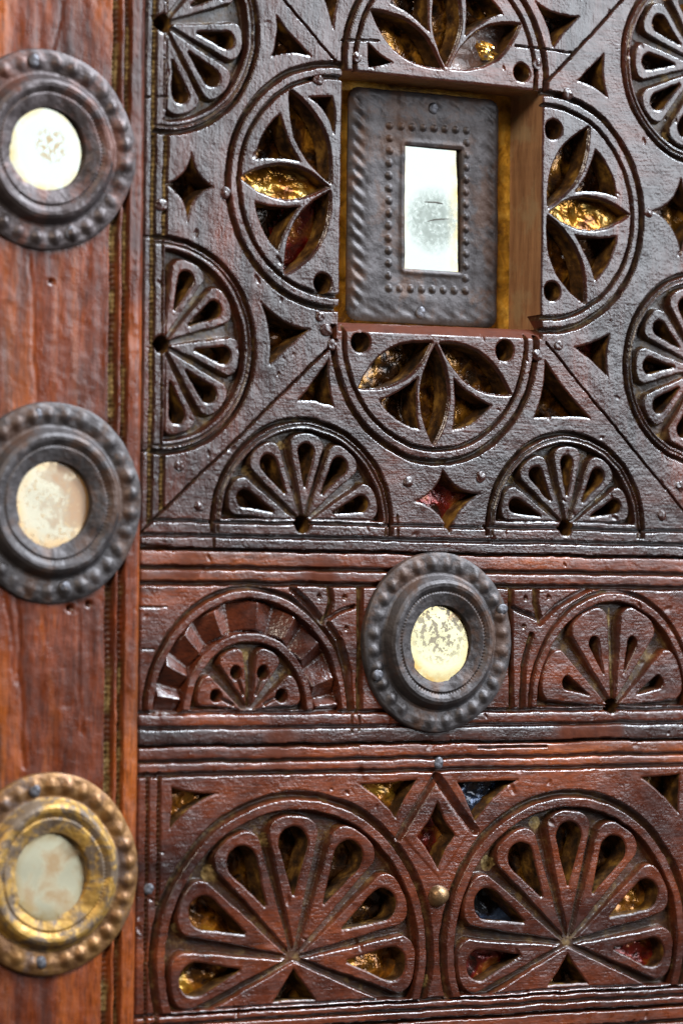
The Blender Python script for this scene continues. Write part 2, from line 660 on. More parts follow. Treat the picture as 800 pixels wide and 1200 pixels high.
# rounding of the moulding strips, then the grooves between them
for (y0, y1, amt) in ((644, 663, 1.2), (666, 681, 2.2), (838, 853, 2.4), (856, 874, 1.4), (876, 892, 2.2), (895.5, 907, 1.8),
                      (1193, 1202, 1.5), (1204, 1215, 1.6)):
    a, b = vl(y0), vl(y1)
    t = (WV - a) / (b - a)
    m = (t > 0) & (t < 1)
    H[m] += 0.5 * amt * (1 - (2 * t[m] - 1) ** 4) - 0.5 * amt
hline(643, 2.0, 13)
hline(664.5, 3.0, 8)
hline(682.5, 3.4, 9)
hline(836, 2.8, 8, 0.2)
hline(854, 2.4, 6, 0.2)
hline(875, 2.0, 12)
hline(893.5, 2.4, 7)
hline(908.5, 3.0, 7)
hline(1191.5, 2.6, 7, 0.2)
hline(1203, 2.2, 6)
hline(1216, 2.2, 12)
hline(1236, 2.4, 7)
# borders of the upper panel
UB1, UB2 = P(179, 300)[0], P(193.2, 300)[0]
vline(UB1, 3.6, 6.0, 1.6, inL)
vline(UB2, 3.6, 6.0, 1.6, inL)
vline(U_RC + (P(190, 400)[0] - UB1), 3.6, 6.0, 0.9, inR)
vline(U_RC + (P(190, 400)[0] - UB2), 3.6, 6.0, 0.9, inR)
hline(609.5, 2.4, 5.0, 0.25, inB)
hline(626.5, 2.8, 6.5, 0.15, inB)
# borders of the lower frieze
inF = LAB == B_LOW
vline(P(172.5, 1000)[0], 2.2, 4.5, 0.7, None, vl(905), vl(1250))
vline(P(186, 1000)[0], 2.4, 5.0, 0.7, None, vl(905), vl(1250))


# ---- fan rosettes
def fan(cpx, R_out, R_in, tip, axis, angs, half, mat, parent_label, groove_w=3.2, band2=True, chan=0.9, ground=11.0,
        amin=3.0, gmin=-11.0, hole_r=11.0, border=13.5, apex=0.40, ochre=0.45, bev=2.0, sx=1.0, clip=None, top=-0.6,
        foils=None, shoulder=0.20):
    c = P(*cpx)
    sl, x, y, r, th = polar(c, R_out + 6, sx)
    if x.size == 0:
        return None
    ca, sa = math.cos(math.radians(axis)), math.sin(math.radians(axis))
    al = x * ca + y * sa
    rid = part('rosette', -1, mat, parent_label)
    okg = al > gmin
    LAB[sl] = np.where((r < R_out) & okg, rid, LAB[sl])
    # flatten the border grooves under the ring
    Hs = H[sl]
    mring = (r < R_out) & (al > amin - 2)
    Hs[mring] = 0.0
    OC[sl] = np.where(mring, 0, OC[sl])
    carve_band(sl, np.where(okg, np.abs(r - (R_out - groove_w)), 99), groove_w, 9.5, 0.7)
    if band2:
        carve_band(sl, np.where(okg, np.abs(r - (R_out - groove_w - 6.5)), 99), 1.6, 2.6)
    sd = np.maximum(r - R_in, amin - al)
    recess(sl, sd, ground * np.clip(0.30 + 0.85 * r / R_in, 0, 1), 2.6, ochre)
    for k, a in enumerate(angs):
        jit = random.uniform(-1.0, 1.0)
        pts, d, rho = teardrop(c, a + jit, half, chan, tip * random.uniform(0.985, 1.01), 8.0, sx, shoulder)
        psl = pwin(pts, 4)
        px_, py_ = WU[psl], WV[psl]
        if px_.size == 0:
            continue
        psd = poly_sdf(pts, px_, py_)
        alp = (px_ - c[0]) * sx * ca - (py_ - c[1]) * sa
        psd = np.maximum(psd, amin + 0.3 - alp)
        boss(psl, psd, top, -ground, bev)
        pid = part('petal', rid, mat)
        LAB[psl] = np.where(psd < 1.0, pid, LAB[psl])
        kind = (foils or {}).get(k, 'amber')
        if apex is not None:
            pierce(drop_hole(c, a + jit, tip * apex, d + 1.0, max(rho - border, 3.0), sx), kind, 32.0 if kind == 'amber' else 23.0)
    if hole_r:
        pierce(circle_pts(c, hole_r), 'amber')
    return rid, c


A5 = [68, 33, -4, -38, -73]
fan((190, 404), 126, 111, 106, 0, [68, 32, -6, -40, -74], 18.0, 'upper_v', 'half rosette of five petals beside the left border, middle')
fan((193, 28), 127, 112, 107, 0, [70, 34, -7, -42, -74], 18.0, 'upper_v', 'half rosette of five petals beside the left border, top')
fan((823, 78), 127, 113, 108, 180, [108, 144, 181, 216, 252], 18.0, 'upper_v', 'half rosette of five petals at the right edge, top')
fan((821, 432), 122, 109, 104, 180, [108, 144, 181, 216, 252], 18.0, 'upper_v', 'half rosette of five petals at the right edge, middle')
fan((355, 615), 125, 111, 108, 90, [18, 54, 88, 124, 159], 17.9, 'upper_h', 'half rosette of five petals on the bottom border, left', amin=5)
fan((663, 619), 118, 104, 101, 90, [20, 54, 90, 126, 160], 17.9, 'upper_h', 'half rosette of five petals on the bottom border, right', amin=6, hole_r=10.5)
vt = P(515, 94)[1] * 2 + (P(515, 390)[1] - P(515, 94)[1]) - P(355, 615)[1]      # the same pair above the niche


def px_at(u, v):
    X = O_C + u * eu + v * ev
    return (400 + F * X[0] / X[2], 600 + F * X[1] / X[2])


for ref, R in (((355, 615), 125), ((663, 619), 116)):
    q = P(*ref)
    fan(px_at(q[0], vt), R, R - 14, R - 18, 270, [200, 236, 270, 306, 341], 17.9, 'upper_h', 'half rosette of petals above the niche', amin=5)


# ---- six-petalled flowers cut by the niche
def flower(cpx, axis, mat, label, kinds, R=148.0, corner=()):
    c = P(*cpx)
    sl, x, y, r, th = polar(c, R + 6)
    fid = part('flower_ring', -1, mat, label)
    ca, sa = math.cos(math.radians(axis)), math.sin(math.radians(axis))
    al = x * ca + y * sa
    LAB[sl] = np.where((r < R) & (al > -40), fid, LAB[sl])
    carve_band(sl, np.where(al > -12, np.abs(r - (R - 4)), 99), 4.0, 10.0, 0.7)
    carve_band(sl, np.where(al > -12, np.abs(r - (R - 19)), 99), 2.8, 8.0, 0.6)
    for k, off in enumerate((60, 0, -60)):
        a = axis + off + random.uniform(-1.5, 1.5)
        r0, r1, hw = 7.0, 124.0, 20.0
        A, B = ray(c, a, r0), ray(c, a, r1)
        pts = []
        pa = math.radians(a)
        px_, py_ = -math.sin(pa), -math.cos(pa)
        for s in np.linspace(0, 1, 15)[:-1]:
            w = hw * math.sin(math.pi * s) ** 0.9
            q = A + (B - A) * s
            pts.append(q + np.array([px_, py_]) * w)
        for s in np.linspace(1, 0, 15)[:-1]:
            w = hw * math.sin(math.pi * s) ** 0.9
            q = A + (B - A) * s
            pts.append(q - np.array([px_, py_]) * w)
        kd = kinds[k]
        if kd == 'plank':
            pierce(pts, 'plank', 24.0, (0.0, 0.1))
        elif kd == 'gold':
            pierce(pts, 'gold', 20.0, (0.05, 0.25))
        else:
            pierce(pts, kd)
        psl = pwin(pts, 12)
        psd = poly_sdf(pts, WU[psl], WV[psl])
        recess(psl, psd - 3.0, 2.2, 3.0)
    for off in (30, -30):
        a = axis + off
        tri = [ray(c, a, 52), ray(c, a + 17, 109), ray(c, a - 17, 109)]
        pierce(curved(tri, [0.05, -0.10, 0.05]), 'amber')
    for (hx, hy, hr) in corner:
        hole_px(hx, hy, hr)
    return fid


flower((390, 219), 180, 'upper_v', 'left six-petalled flower cut by the niche', ['red', 'gold', 'amber'], 147, [(378, 332, 12.0)])
flower((511, 399), 270, 'upper_h', 'lower six-petalled flower cut by the niche', ['amber', 'amber', 'amber'], 149, [(422, 401, 13.5), (591, 411, 13.5)])
flower((639, 248), 0, 'upper_v', 'right six-petalled flower cut by the niche', ['amber', 'gold', 'amber'], 149, [(648, 152, 12.5), (647, 342, 12.0)])
flower((523, 83), 90, 'upper_h', 'upper six-petalled flower cut by the niche', ['amber', 'amber', 'plank'], 149, [(611, 85, 11.5)])
hole_poly([(362, 114), (389, 114), (391, 157)], [0.0, -0.05, 0.12])
hole_poly([(430, 50), (460, 74), (433, 80)], [0.05, 0, 0])

# ---- openings between the circles
hole_poly([(324, 18), (319, 67), (364, 66)], [0.07, 0.08, 0.03])
hole_poly([(225, 179), (250, 219), (221, 260), (195, 216)], 0.16)
hole_poly([(306, 354), (364, 387), (316, 428)], [0.10, 0.02, 0.08])
hole_poly([(385, 421), (390, 476), (348, 470)], [0.06, 0.05, 0.02], 'orange')
hole_poly([(638, 424), (691, 490), (625, 490)], [0.02, 0.02, 0.07])
hole_poly([(673, 407), (714, 391), (711, 441)], [0.04, 0.07, 0.03], 'red')
hole_poly([(676, 94), (707, 64), (711, 114)], [0.02, 0.06, 0.05])
hole_poly([(627, 2), (679, 19), (648, 55)], [0.08, 0.03, 0.07])
hole_poly([(375, -14), (402, -20), (391, 33)], [0.04, 0.05, 0.02])
hole_poly([(518, 552), (562, 579), (526, 625), (486, 588)], 0.13, 'red', 22)
hole_poly([(797, 210), (832, 253), (797, 296), (764, 248)], 0.15)

# ---- mitre joints
for a, b in ((mL0, mL1), (mR0, mR1), (mTL0, mTL1), (mTR0, mTR1)):
    e = np.array(b) - np.array(a)
    if b is mL1:
        pts = [a, b]
    elif b is mR1:
        pts = [a, np.array(b) + e * 0.35]
    else:
        pts = [np.array(a) - e * 0.7, b]
    groove(pts, 1.5, 8.0, uv=True)

# ---- niche: opening with a chamfered sill
nq = [P(401, 82), P(635.5, 106.5), P(633, 386), P(397, 377)]
front = [P(396.8, 388.5), P(633, 398)]
sl = win((n_l + n_r) / 2, (n_t + n_b) / 2, 170, 190)
NS[sl] = poly_sdf(nq, UU[sl] + 0.4 * (WU[sl] - UU[sl]), VV[sl] + 0.4 * (WV[sl] - VV[sl]))
sl = win((n_l + n_r) / 2, n_b, 150, 26)
slope = (front[1][1] - front[0][1]) / (front[1][0] - front[0][0])
dy = (front[0][1] + slope * (UU[sl] - front[0][0])) - VV[sl]
m = (dy > 0) & (UU[sl] > n_l - 1) & (UU[sl] < n_r + 1)
H[sl] = np.where(m, np.minimum(H[sl], -dy * 0.95), H[sl])
RAW[sl] = np.where(m, 1.0, RAW[sl])
HS[sl] = np.where(m & (HS[sl] < 0), 0.6, HS[sl])

# ---- middle board: fan of wedges on the left
c = P(291.8, 835)
sx = 147 / 141.0
sl, x, y, r, th = polar(c, 156, sx)
ok = y > 1.5
rid = part('arch_fan', -1, 'lower', 'carved arch of slanted wedges round four small petals')
LAB[sl] = np.where((r < 147) & ok, rid, LAB[sl])
carve_band(sl, np.where(ok, np.abs(r - 143.5), 99), 3.6, 8.0, 0.6)
recess(sl, np.maximum(np.maximum(r - 132, 91 - r), 1.5 - y), 12.0, 3.0, 0.1)
bnd = [0, 9, 31, 51, 72, 104, 126, 147, 164, 180]
for k in range(len(bnd) - 1):
    a0, a1 = bnd[k], bnd[k + 1]
    t = (th - a0) / (a1 - a0)                       # 0 clockwise end .. 1 anticlockwise end
    m = (t > 0.02) & (t < 0.98) & (r > 93) & (r < 130) & ok
    rise = np.where(t < 0.42, t / 0.42, (1 - t) / 0.58)
    hh = -13.0 + 12.0 * rise * np.clip((130 - r) / 3, 0, 1) * np.clip((r - 93) / 3, 0, 1)
    Hs = H[sl]
    Hs[m] = hh[m]
    OC[sl] = np.where(m, 0.0, OC[sl])
    wid = part('wedge', rid, 'lower')
    LAB[sl] = np.where((t >= 0) & (t < 1) & (r > 92) & (r < 131) & ok, wid, LAB[sl])
recess(sl, np.maximum(r - 82, 1.5 - y), 10.0 * np.clip(0.35 + 0.8 * r / 82, 0, 1), 2.6, 0.5)
for a in (22.5, 67, 112, 157.5):
    pts, d, rho = teardrop(c, a, 22.3, 1.3, 78, 4.0, sx, 0.22)
    psl = pwin(pts, 4)
    psd = np.maximum(poly_sdf(pts, WU[psl], WV[psl]), 1.8 + WV[psl] - c[1])
    boss(psl, psd, -0.4, -10.0, 2.6)
    pid = part('petal', rid, 'lower')
    LAB[psl] = np.where(psd < 1, pid, LAB[psl])
    q = ray(c, a, 50, sx)
    psl = win(q[0], q[1], 12)
    d_ = np.hypot(WU[psl] - q[0], WV[psl] - q[1])
    H[psl] -= 15.0 * sm((8.5 - d_) / 3.5)
    OC[psl] = np.maximum(OC[psl], 0.8 * (d_ < 7))
    q2 = ray(c, a, 24, sx)
    groove([q, q2], 2.2, 4.5, 0.2, uv=True)
groove([px_at(*(c + np.array([0, -8]))), px_at(*(c + np.array([0, -72])))], 2.6, 8.0, 1.0)

# ---- middle board: four-petalled arch on the right
c = P(717.5, 830)
sx = 139 / 121.0
sl, x, y, r, th = polar(c, 150, sx)
ok = y > 0.5
rid = part('arch_rosette', -1, 'lower', 'carved arch of four plump petals right of the medallion')
LAB[sl] = np.where((r < 141) & ok, rid, LAB[sl])
carve_band(sl, np.where(ok, np.abs(r - 143.0), 99), 3.2, 7.0, 0.4)
recess(sl, np.maximum(r - 131, 1.0 - y), 12.0 * np.clip(0.35 + 0.8 * r / 130, 0, 1), 3.0, 0.6)
for a in (22, 67.3, 112, 158):
    pts, d, rho = teardrop(c, a, 23.2, 0.7, 130, 8.0, sx, 0.20)
    psl = pwin(pts, 4)
    psd = np.maximum(poly_sdf(pts, WU[psl], WV[psl]), 1.5 + WV[psl] - c[1])
    boss(psl, psd, -0.3, -12.0, 3.4)
    pid = part('petal', rid, 'lower')
    LAB[psl] = np.where(psd < 1, pid, LAB[psl])
    dp = drop_hole(c, a, 44, 86, 9.5, sx)
    psl = pwin(dp, 4)
    psd = poly_sdf(dp, WU[psl], WV[psl])
    H[psl] -= 17.0 * sm(-psd / 5.0) * 1.0
    OC[psl] = np.maximum(OC[psl], 0.8 * np.clip(-psd / 3 - 0.2, 0, 1))
groove([px_at(*(c + np.array([1, -8]))), px_at(*(c + np.array([1, -122])))], 2.4, 9.0, 1.0)
pierce(circle_pts(P(717.5, 827.5), 9.5), 'amber')
# a twin of the left fan's border continues beyond the arch
# spandrel leaves either side of the medallion
for sgn, bx, arc in ((1, 0, [(387, 688), (389, 704), (384, 722), (380, 729)]),
                     (-1, 0, [(627, 692), (626, 706), (631, 722), (634, 728)])):
    groove(arc, 4.2, 8.0, 0.9)
groove([(382, 727), (398, 717), (415, 711)], 3.0, 7.0, 0.2)
groove([(632, 727), (617, 719), (602, 712)], 3.0, 7.0, 0.2)
groove([(421.5, 689), (421.5, 832)], 4.6, 9.0, 1.0)
groove([(598, 689), (598.5, 832)], 3.6, 8.0, 0.9)
groove([(398, 752), (408, 788), (411, 831)], 5.0, 7.0, 0.6)
groove([(386, 731), (398, 752)], 4.0, 6.0, 0.6)
groove([(622, 745), (613, 780), (611, 831)], 4.2, 7.0, 0.6)
groove([(342, 690), (362, 708), (378, 727)], 4.5, 8.0, 0.2)
groove([(690, 690), (655, 708), (632, 731)], 4.0, 8.0, 0.2)
for q in ((374, 699), (404, 700), (406, 736), (615, 701), (642, 700), (614, 734)):
    pit(q[0], q[1], 3.4, 4.5)

# ---- lower frieze: two large seven-petalled rosettes
def big(cpx, R, foils, label):
    c = P(*cpx)
    vb = vl(1190.5) - c[1]                      # distance down to the bottom groove
    rid, c = fan(cpx, R, R - 21, R - 24, 90, [-6, 26, 58, 90, 123, 155.5, 188], 16.15, 'lower', label, groove_w=5.2, band2=False, chan=0.9,
                 ground=12.0, amin=-vb + 1.5, gmin=-vb, hole_r=0, border=16.0, apex=0.43, ochre=0.45, bev=2.8, foils=foils, top=-0.5)
    sl, x, y, r, th = polar(c, R + 4)
    a = np.degrees(np.arctan2(-y, x))           # measured downwards
    # solid field under the petals
    e1 = x * math.sin(math.radians(-23)) - y * math.cos(math.radians(-23))
    e2 = -(x * math.sin(math.radians(205)) - y * math.cos(math.radians(205)))
    sd = np.maximum(np.maximum(1.4 - e1, 1.4 + e2 * -1.0), np.maximum(r - (R - 22), -y - vb + 1.8))
    boss(sl, sd, -0.5, -12.0, 2.8)
    pid = part('base_field', rid, 'lower')
    LAB[sl] = np.where(sd < 1, pid, LAB[sl])
    tri = [c + np.array([0, 12]), c + np.array([-29, 50]), c + np.array([30, 50])]
    pierce(curved(tri, 0.02), 'amber')
    return c


big((345, 1123), 194, {0: 'orange', 6: 'orange', 5: 'orange'}, 'large left rosette of seven pierced petals')
big((665, 1106), 188, {6: 'red', 5: 'blue', 0: 'red', 1: 'orange'}, 'large right rosette of seven pierced petals')
hole_poly([(202, 922), (256, 930), (199, 972)], [0.04, 0.08, 0.03], 'orange', 15)
hole_poly([(421, 919), (487, 914), (464, 959)], [0.0, 0.03, 0.05], 'orange', 20)
hole_poly([(536, 917), (606, 914), (557, 962)], [0.0, 0.06, 0.03], 'blue', 20)
hole_poly([(751, 912), (796, 907), (794, 953)], [0.0, 0.02, 0.04])
hole_poly([(512, 939), (533, 979), (512, 1019), (489, 980)], 0.05, 'red', 22)
groove([(509, 911), (467, 982)], 5.0, 8.0, 0.5)
groove([(511, 909), (557, 973)], 5.6, 9.0, 0.15)
did = part('diamond_frame', -1, 'lower', 'pierced diamond between the two large rosettes')
dp = [P(510, 916), P(551, 976), P(514, 1032), P(471, 980)]
sl = pwin(dp)
sd = poly_sdf(dp, WU[sl], WV[sl])
LAB[sl] = np.where((sd < 0) & (LAB[sl] == B_LOW), did, LAB[sl])
H[sl] += np.where(LAB[sl] == did, 0.8 * sm(-sd / 4), 0)

# ---- pale chips of paint left between the petal ends
for (qx, qy, rr) in ((312, 985, 9), (246, 1023, 10), (209, 1085, 8), (628, 964, 8), (572, 1012, 9), (783, 1128, 8), (289, 551, 6), (330, 522, 5), (600, 562, 5), (612, 745, 11),
                     (703, 697, 8), (285, 768, 8), (778, 92, 6), (773, 515, 7), (780, 160, 6), (497, 1150, 8), (466, 1060, 6)):
    q = P(qx, qy, -8)
    sl = win(q[0], q[1], rr + 3)
    d = np.hypot(WU[sl] - q[0], WV[sl] - q[1])
    OC[sl] = np.where((d < rr) & (H[sl] < -5), np.maximum(OC[sl], 1.0), OC[sl])

# ---- cracks, scribed lines, gouges and dents
for pts, w_, d_ in (([(604, 53.5), (640, 57), (670, 62)], 1.1, 6), ([(400, 47), (444, 47.5)], 1.0, 4), ([(165, 114), (197, 114.5)], 1.0, 4), ([(165, 277), (200, 277.5)], 1.0, 4),
                    ([(165, 529), (198, 530)], 1.0, 4), ([(250.5, 604), (251, 644)], 1.1, 4), ([(465.5, 604), (466, 630)], 1.0, 3), ([(160, 638), (178, 640), (201, 642)], 2.2, 5),
                    ([(632, 104), (666, 110)], 1.0, 4), ([(165, 712), (196, 711)], 1.0, 2), ([(166, 760), (180, 760)], 1.0, 2.5), ([(412, 836), (412, 858)], 1.2, 3),
                    ([(421, 838), (421, 856)], 1.2, 3), ([(560, 876), (640, 874)], 1.3, 5), ([(700, 846), (760, 845)], 1.2, 3), ([(330, 875), (420, 874)], 1.4, 5)):
    groove(pts, w_, d_)
for _ in range(170):
    a = RNG.uniform(0, 1, 5)
    cu, cv = U_L + a[0] * (U_R - U_L), V_T + a[1] * (V_B - V_T)
    rr = 1.6 + 3.2 * a[2] ** 2
    sl = win(cu, cv, rr * 3)
    ang = a[3] * math.pi
    x, y = UU[sl] - cu, VV[sl] - cv
    x, y = x * math.cos(ang) + y * math.sin(ang), -x * math.sin(ang) + y * math.cos(ang)
    H[sl] -= (0.7 + 1.3 * a[4]) * np.clip(1 - (x / (rr * 2)) ** 2 - (y / rr) ** 2, 0, 1)

# ---- fine hand-made relief over everything
H += 0.60 * vnoise(UU, VV, 60, 21) + 0.22 * vnoise(UU, VV, 17, 22) + 0.09 * vnoise(UU, VV, 5.5, 23)
H += 0.06 * vnoise(UU, VV * 0.12, 2.6, 24) * np.isin(LAB, [B_LEFT, B_RIGHT])
H += 0.04 * vnoise(UU * 0.12, VV, 2.6, 25) * ~np.isin(LAB, [B_LEFT, B_RIGHT])
cut = np.clip(vnoise(UU, VV, 60, 26) - 0.55, 0, 1) * 3
RAW = np.maximum(RAW, np.clip(cut, 0, 1) * np.isin(LAB, [R_A, R_B, R_E, R_F, R_D]))
HA = np.minimum(HS, NS)
H -= 1.3 * np.clip(1 - np.maximum(HS, 0) / 2.0, 0, 1) ** 2 * (H > -20)
H -= 1.2 * np.clip(1 - np.maximum(NS, 0) / 2.5, 0, 1) ** 2
# rounded outer edge at the gap beside the stile
H -= 3.0 * np.clip(1 - (UU - U_L) / 3.5, 0, 1) ** 2

# ---- snap grid vertices on to the outlines of the openings
gu, gv = UU.copy(), VV.copy()
best = np.full(HA.shape, 9.0)
du = np.zeros_like(HA)
dv = np.zeros_like(HA)


def cross(a_sl, b_sl, ddu, ddv):
    a, b = HA[a_sl], HA[b_sl]
    mm = (a * b < 0)
    t = np.where(mm, a / np.where(mm, a - b, 1), 9)
    bb = best[a_sl]
    s = mm & (t <= 0.5) & (t < bb)
    bb[s] = t[s]
    du[a_sl][s] = ddu * t[s]
    dv[a_sl][s] = ddv * t[s]


A_, Z_, F_ = slice(None, -1), slice(1, None), slice(None)
cross((F_, A_), (F_, Z_), STEP, 0)
cross((F_, Z_), (F_, A_), -STEP, 0)
cross((A_, F_), (Z_, F_), 0, STEP)
cross((Z_, F_), (A_, F_), 0, -STEP)
gu += du
gv += dv
G = np.where(best < 1, 0.0, HA)
sg = np.sign(G).astype(np.int8)
isN = (NS < HS)

idx = np.arange(NU * NV).reshape(NV, NU)
q0, q1, q2, q3 = idx[:-1, :-1], idx[1:, :-1], idx[1:, 1:], idx[:-1, 1:]     # a (top left), b (bottom left), c, d
s0, s1, s2, s3 = sg[:-1, :-1], sg[1:, :-1], sg[1:, 1:], sg[:-1, 1:]
mn = np.minimum(np.minimum(s0, s1), np.minimum(s2, s3))
mx = np.maximum(np.maximum(s0, s1), np.maximum(s2, s3))
full = (mn >= 0) & (mx > 0)
mixed = (mn < 0) & (mx > 0)
LF = LAB[:-1, :-1]
quads = np.stack([q0[full], q1[full], q2[full], q3[full]], 1)
qlab = LF[full]
tri_list, tlab = [], []
useAC = (s0 * s2) >= 0
for (pa, pb, pc), (sa_, sb_, sc_), cond in (((q0, q1, q2), (s0, s1, s2), useAC), ((q0, q2, q3), (s0, s2, s3), useAC),
                                            ((q0, q1, q3), (s0, s1, s3), ~useAC), ((q1, q2, q3), (s1, s2, s3), ~useAC)):
    k = mixed & cond & (np.minimum(np.minimum(sa_, sb_), sc_) >= 0) & (np.maximum(np.maximum(sa_, sb_), sc_) > 0)
    tri_list.append(np.stack([pa[k], pb[k], pc[k]], 1))
    tlab.append(LF[k])
tris = np.concatenate(tri_list)
tlab = np.concatenate(tlab)

# normals of the relief
gy, gx = np.gradient(H, STEP)
N3 = np.stack([-gx, -np.ones_like(gx), gy], -1)       # world: x=u, y=-h, z=-v
N3 = np.stack([-gx, -np.ones_like(gx), gy], -1)
N3 /= np.linalg.norm(N3, axis=-1, keepdims=True)
hy, hx = np.gradient(HA, STEP)
NW = np.stack([-hx, np.zeros_like(hx), hy], -1)
NW /= np.maximum(np.linalg.norm(NW, axis=-1, keepdims=True), 1e-6)
co = np.stack([gu * S, -H * S, -gv * S], -1).reshape(-1, 3)
N3 = N3.reshape(-1, 3)
NW = NW.reshape(-1, 3)
OCf, RAWf, isNf = OC.ravel(), RAW.ravel(), isN.ravel()

# boundary edges
ed = np.concatenate([quads[:, [0, 1]], quads[:, [1, 2]], quads[:, [2, 3]], quads[:, [3, 0]],
                     tris[:, [0, 1]], tris[:, [1, 2]], tris[:, [2, 0]]])
el = np.concatenate([qlab] * 4 + [tlab] * 3)
key = np.minimum(ed[:, 0], ed[:, 1]).astype(np.int64) * (NU * NV) + np.maximum(ed[:, 0], ed[:, 1])
_, inv, cnt = np.unique(key, return_inverse=True, return_counts=True)
bd = cnt[inv] == 1
be, bl = ed[bd], el[bd]
outer = np.zeros(NU * NV, bool).reshape(NV, NU)
outer[0, :] = outer[-1, :] = True
outer[:, 0] = outer[:, -1] = True
outer = outer.ravel()
e_out = outer[be[:, 0]] & outer[be[:, 1]]
e_nic = ~e_out & isNf[be[:, 0]] & isNf[be[:, 1]]
D_HOLE, D_NICHE, D_EDGE = 31.0, 68.0, 45.0

door = link('carved_wooden_door', None, None, (), label='carved dark wooden door with pierced rosettes and mouldings behind the metal medallions',
            category='door', kind='thing')
NICHE = part('niche_wall', -1, 'niche', 'bare brown walls of the square niche')
objs = []
for li, (name, par, mat, lab) in enumerate(PARTS):
    qs = quads[qlab == li]
    ts = tris[tlab == li]
    if li == NICHE:
        sel = e_nic
    else:
        sel = (bl == li) & ~e_nic
    es = be[sel]
    eo = e_out[sel]
    if len(qs) + len(ts) + len(es) == 0:
        objs.append(None)
        continue
    used = np.unique(np.concatenate([qs.ravel(), ts.ravel()])) if len(qs) + len(ts) else np.zeros(0, int)
    remap = np.zeros(NU * NV, np.int32)
    remap[used] = np.arange(len(used))
    verts = [co[used]]
    norms = [N3[used]]
    oc_ = [OCf[used]]
    rw_ = [RAWf[used]]
    allq = [remap[qs]] if len(qs) else []
    qm = [np.zeros(len(qs), np.int32)] if len(qs) else []
    base = len(used)
    if len(es):
        dep = D_NICHE if li == NICHE else D_HOLE
        uw, iv = np.unique(es.ravel(), return_inverse=True)
        iv = iv.reshape(-1, 2)
        rows = [0.0, 0.5, 1.0]
        nw = len(uw)
        wn = NW[uw].copy()
        od = outer[uw]
        dd = np.where(od, D_EDGE, dep)
        for rw in rows:
            cc = co[uw].copy()
            cc[:, 1] = cc[:, 1] * (1 - rw) + rw * dd * S
            if rw > 0 and li != NICHE:
                cc[:, 0] += 0.5 * S * vnoise(co[uw][:, 2] / S, co[uw][:, 0] / S + 40 * rw, 4, 31) * (~od)
                cc[:, 2] += 0.5 * S * vnoise(co[uw][:, 0] / S, co[uw][:, 2] / S + 40 * rw, 4, 32) * (~od)
            verts.append(cc)
            norms.append(wn)
            oc_.append(np.zeros(nw))
            rw_.append(np.zeros(nw))
        for k in range(2):
            a = base + k * nw
            allq.append(np.stack([iv[:, 1] + a, iv[:, 0] + a, iv[:, 0] + a + nw, iv[:, 1] + a + nw], 1))
            qm.append(np.full(len(es), 0 if li == NICHE else 1, np.int32))
    V_ = np.concatenate(verts)
    me = mesh_np(name, V_, np.concatenate(allq) if allq else None, remap[ts] if len(ts) else None,
                 np.concatenate(qm) if qm else None, None, np.concatenate(norms),
                 {'ochre': np.concatenate(oc_), 'raw': np.concatenate(rw_)})
    parent = door if par < 0 else (objs[par] or door)
    o = link(name, me, parent, (MAT[mat], MAT['wall']))
    if lab:
        o['label'] = lab
    objs.append(o)

# ---- foils behind every opening
FM = {}
for i, (lo, hi, kind, depth, tilt, fpts) in enumerate(FOILS):
    c = (lo + hi) / 2
    if not (U_L < c[0] < U_R and V_T < c[1] < V_B):
        continue
    lo, hi = lo - 5, hi + 5
    if n_t - 60 < c[1] < n_b + 60 and n_l - 90 < c[0] < n_r + 90:         # keep clear of the niche
        if c[0] < n_l: hi[0] = min(hi[0], n_l - 2)
        elif c[0] > n_r: lo[0] = max(lo[0], n_r + 2)
        elif c[1] < n_t: hi[1] = min(hi[1], n_t - 9)
        else: lo[1] = max(lo[1], n_b + 2)
        c = (lo + hi) / 2
    hx_, hy_ = (hi - lo) / 2
    n = 21 if depth < 25 else 15
    g = np.linspace(-1, 1, n)
    X, Y = np.meshgrid(g * hx_, g * hy_)
    z = -(depth + 2.0 + (i % 7) * 0.6) + 3.2 * vnoise(X + i * 37, Y, 14, 41) + 1.8 * vnoise(X + i * 37, Y, 6, 42)
    z += tilt[0] * X + tilt[1] * Y
    if depth > 25:
        z = np.minimum(z, -D_HOLE - 0.8)
    vv = np.stack([X * S, -z * S, -Y * S], -1).reshape(-1, 3)
    ii = np.arange(n * n).reshape(n, n)
    qd = np.stack([ii[:-1, :-1].ravel(), ii[1:, :-1].ravel(), ii[1:, 1:].ravel(), ii[:-1, 1:].ravel()], 1)
    fs = poly_sdf(fpts, X + c[0], Y + c[1]).ravel()
    qd = qd[fs[qd].min(1) < 3.5]
    us_ = np.unique(qd)
    rm = np.zeros(n * n, int)
    rm[us_] = np.arange(len(us_))
    me = mesh_np('foil', vv[us_], rm[qd])
    o = link('foil', me, door, (MAT[kind],))
    o.location = W(c[0], c[1])
    o['label'] = {'amber': 'amber brown foil behind an opening', 'gold': 'bright gold foil behind an opening',
                  'red': 'red foil behind an opening', 'blue': 'blue foil behind an opening', 'orange': 'glowing orange foil behind an opening',
                  'plank': 'scrap of pinkish brown wood behind an opening'}[kind]


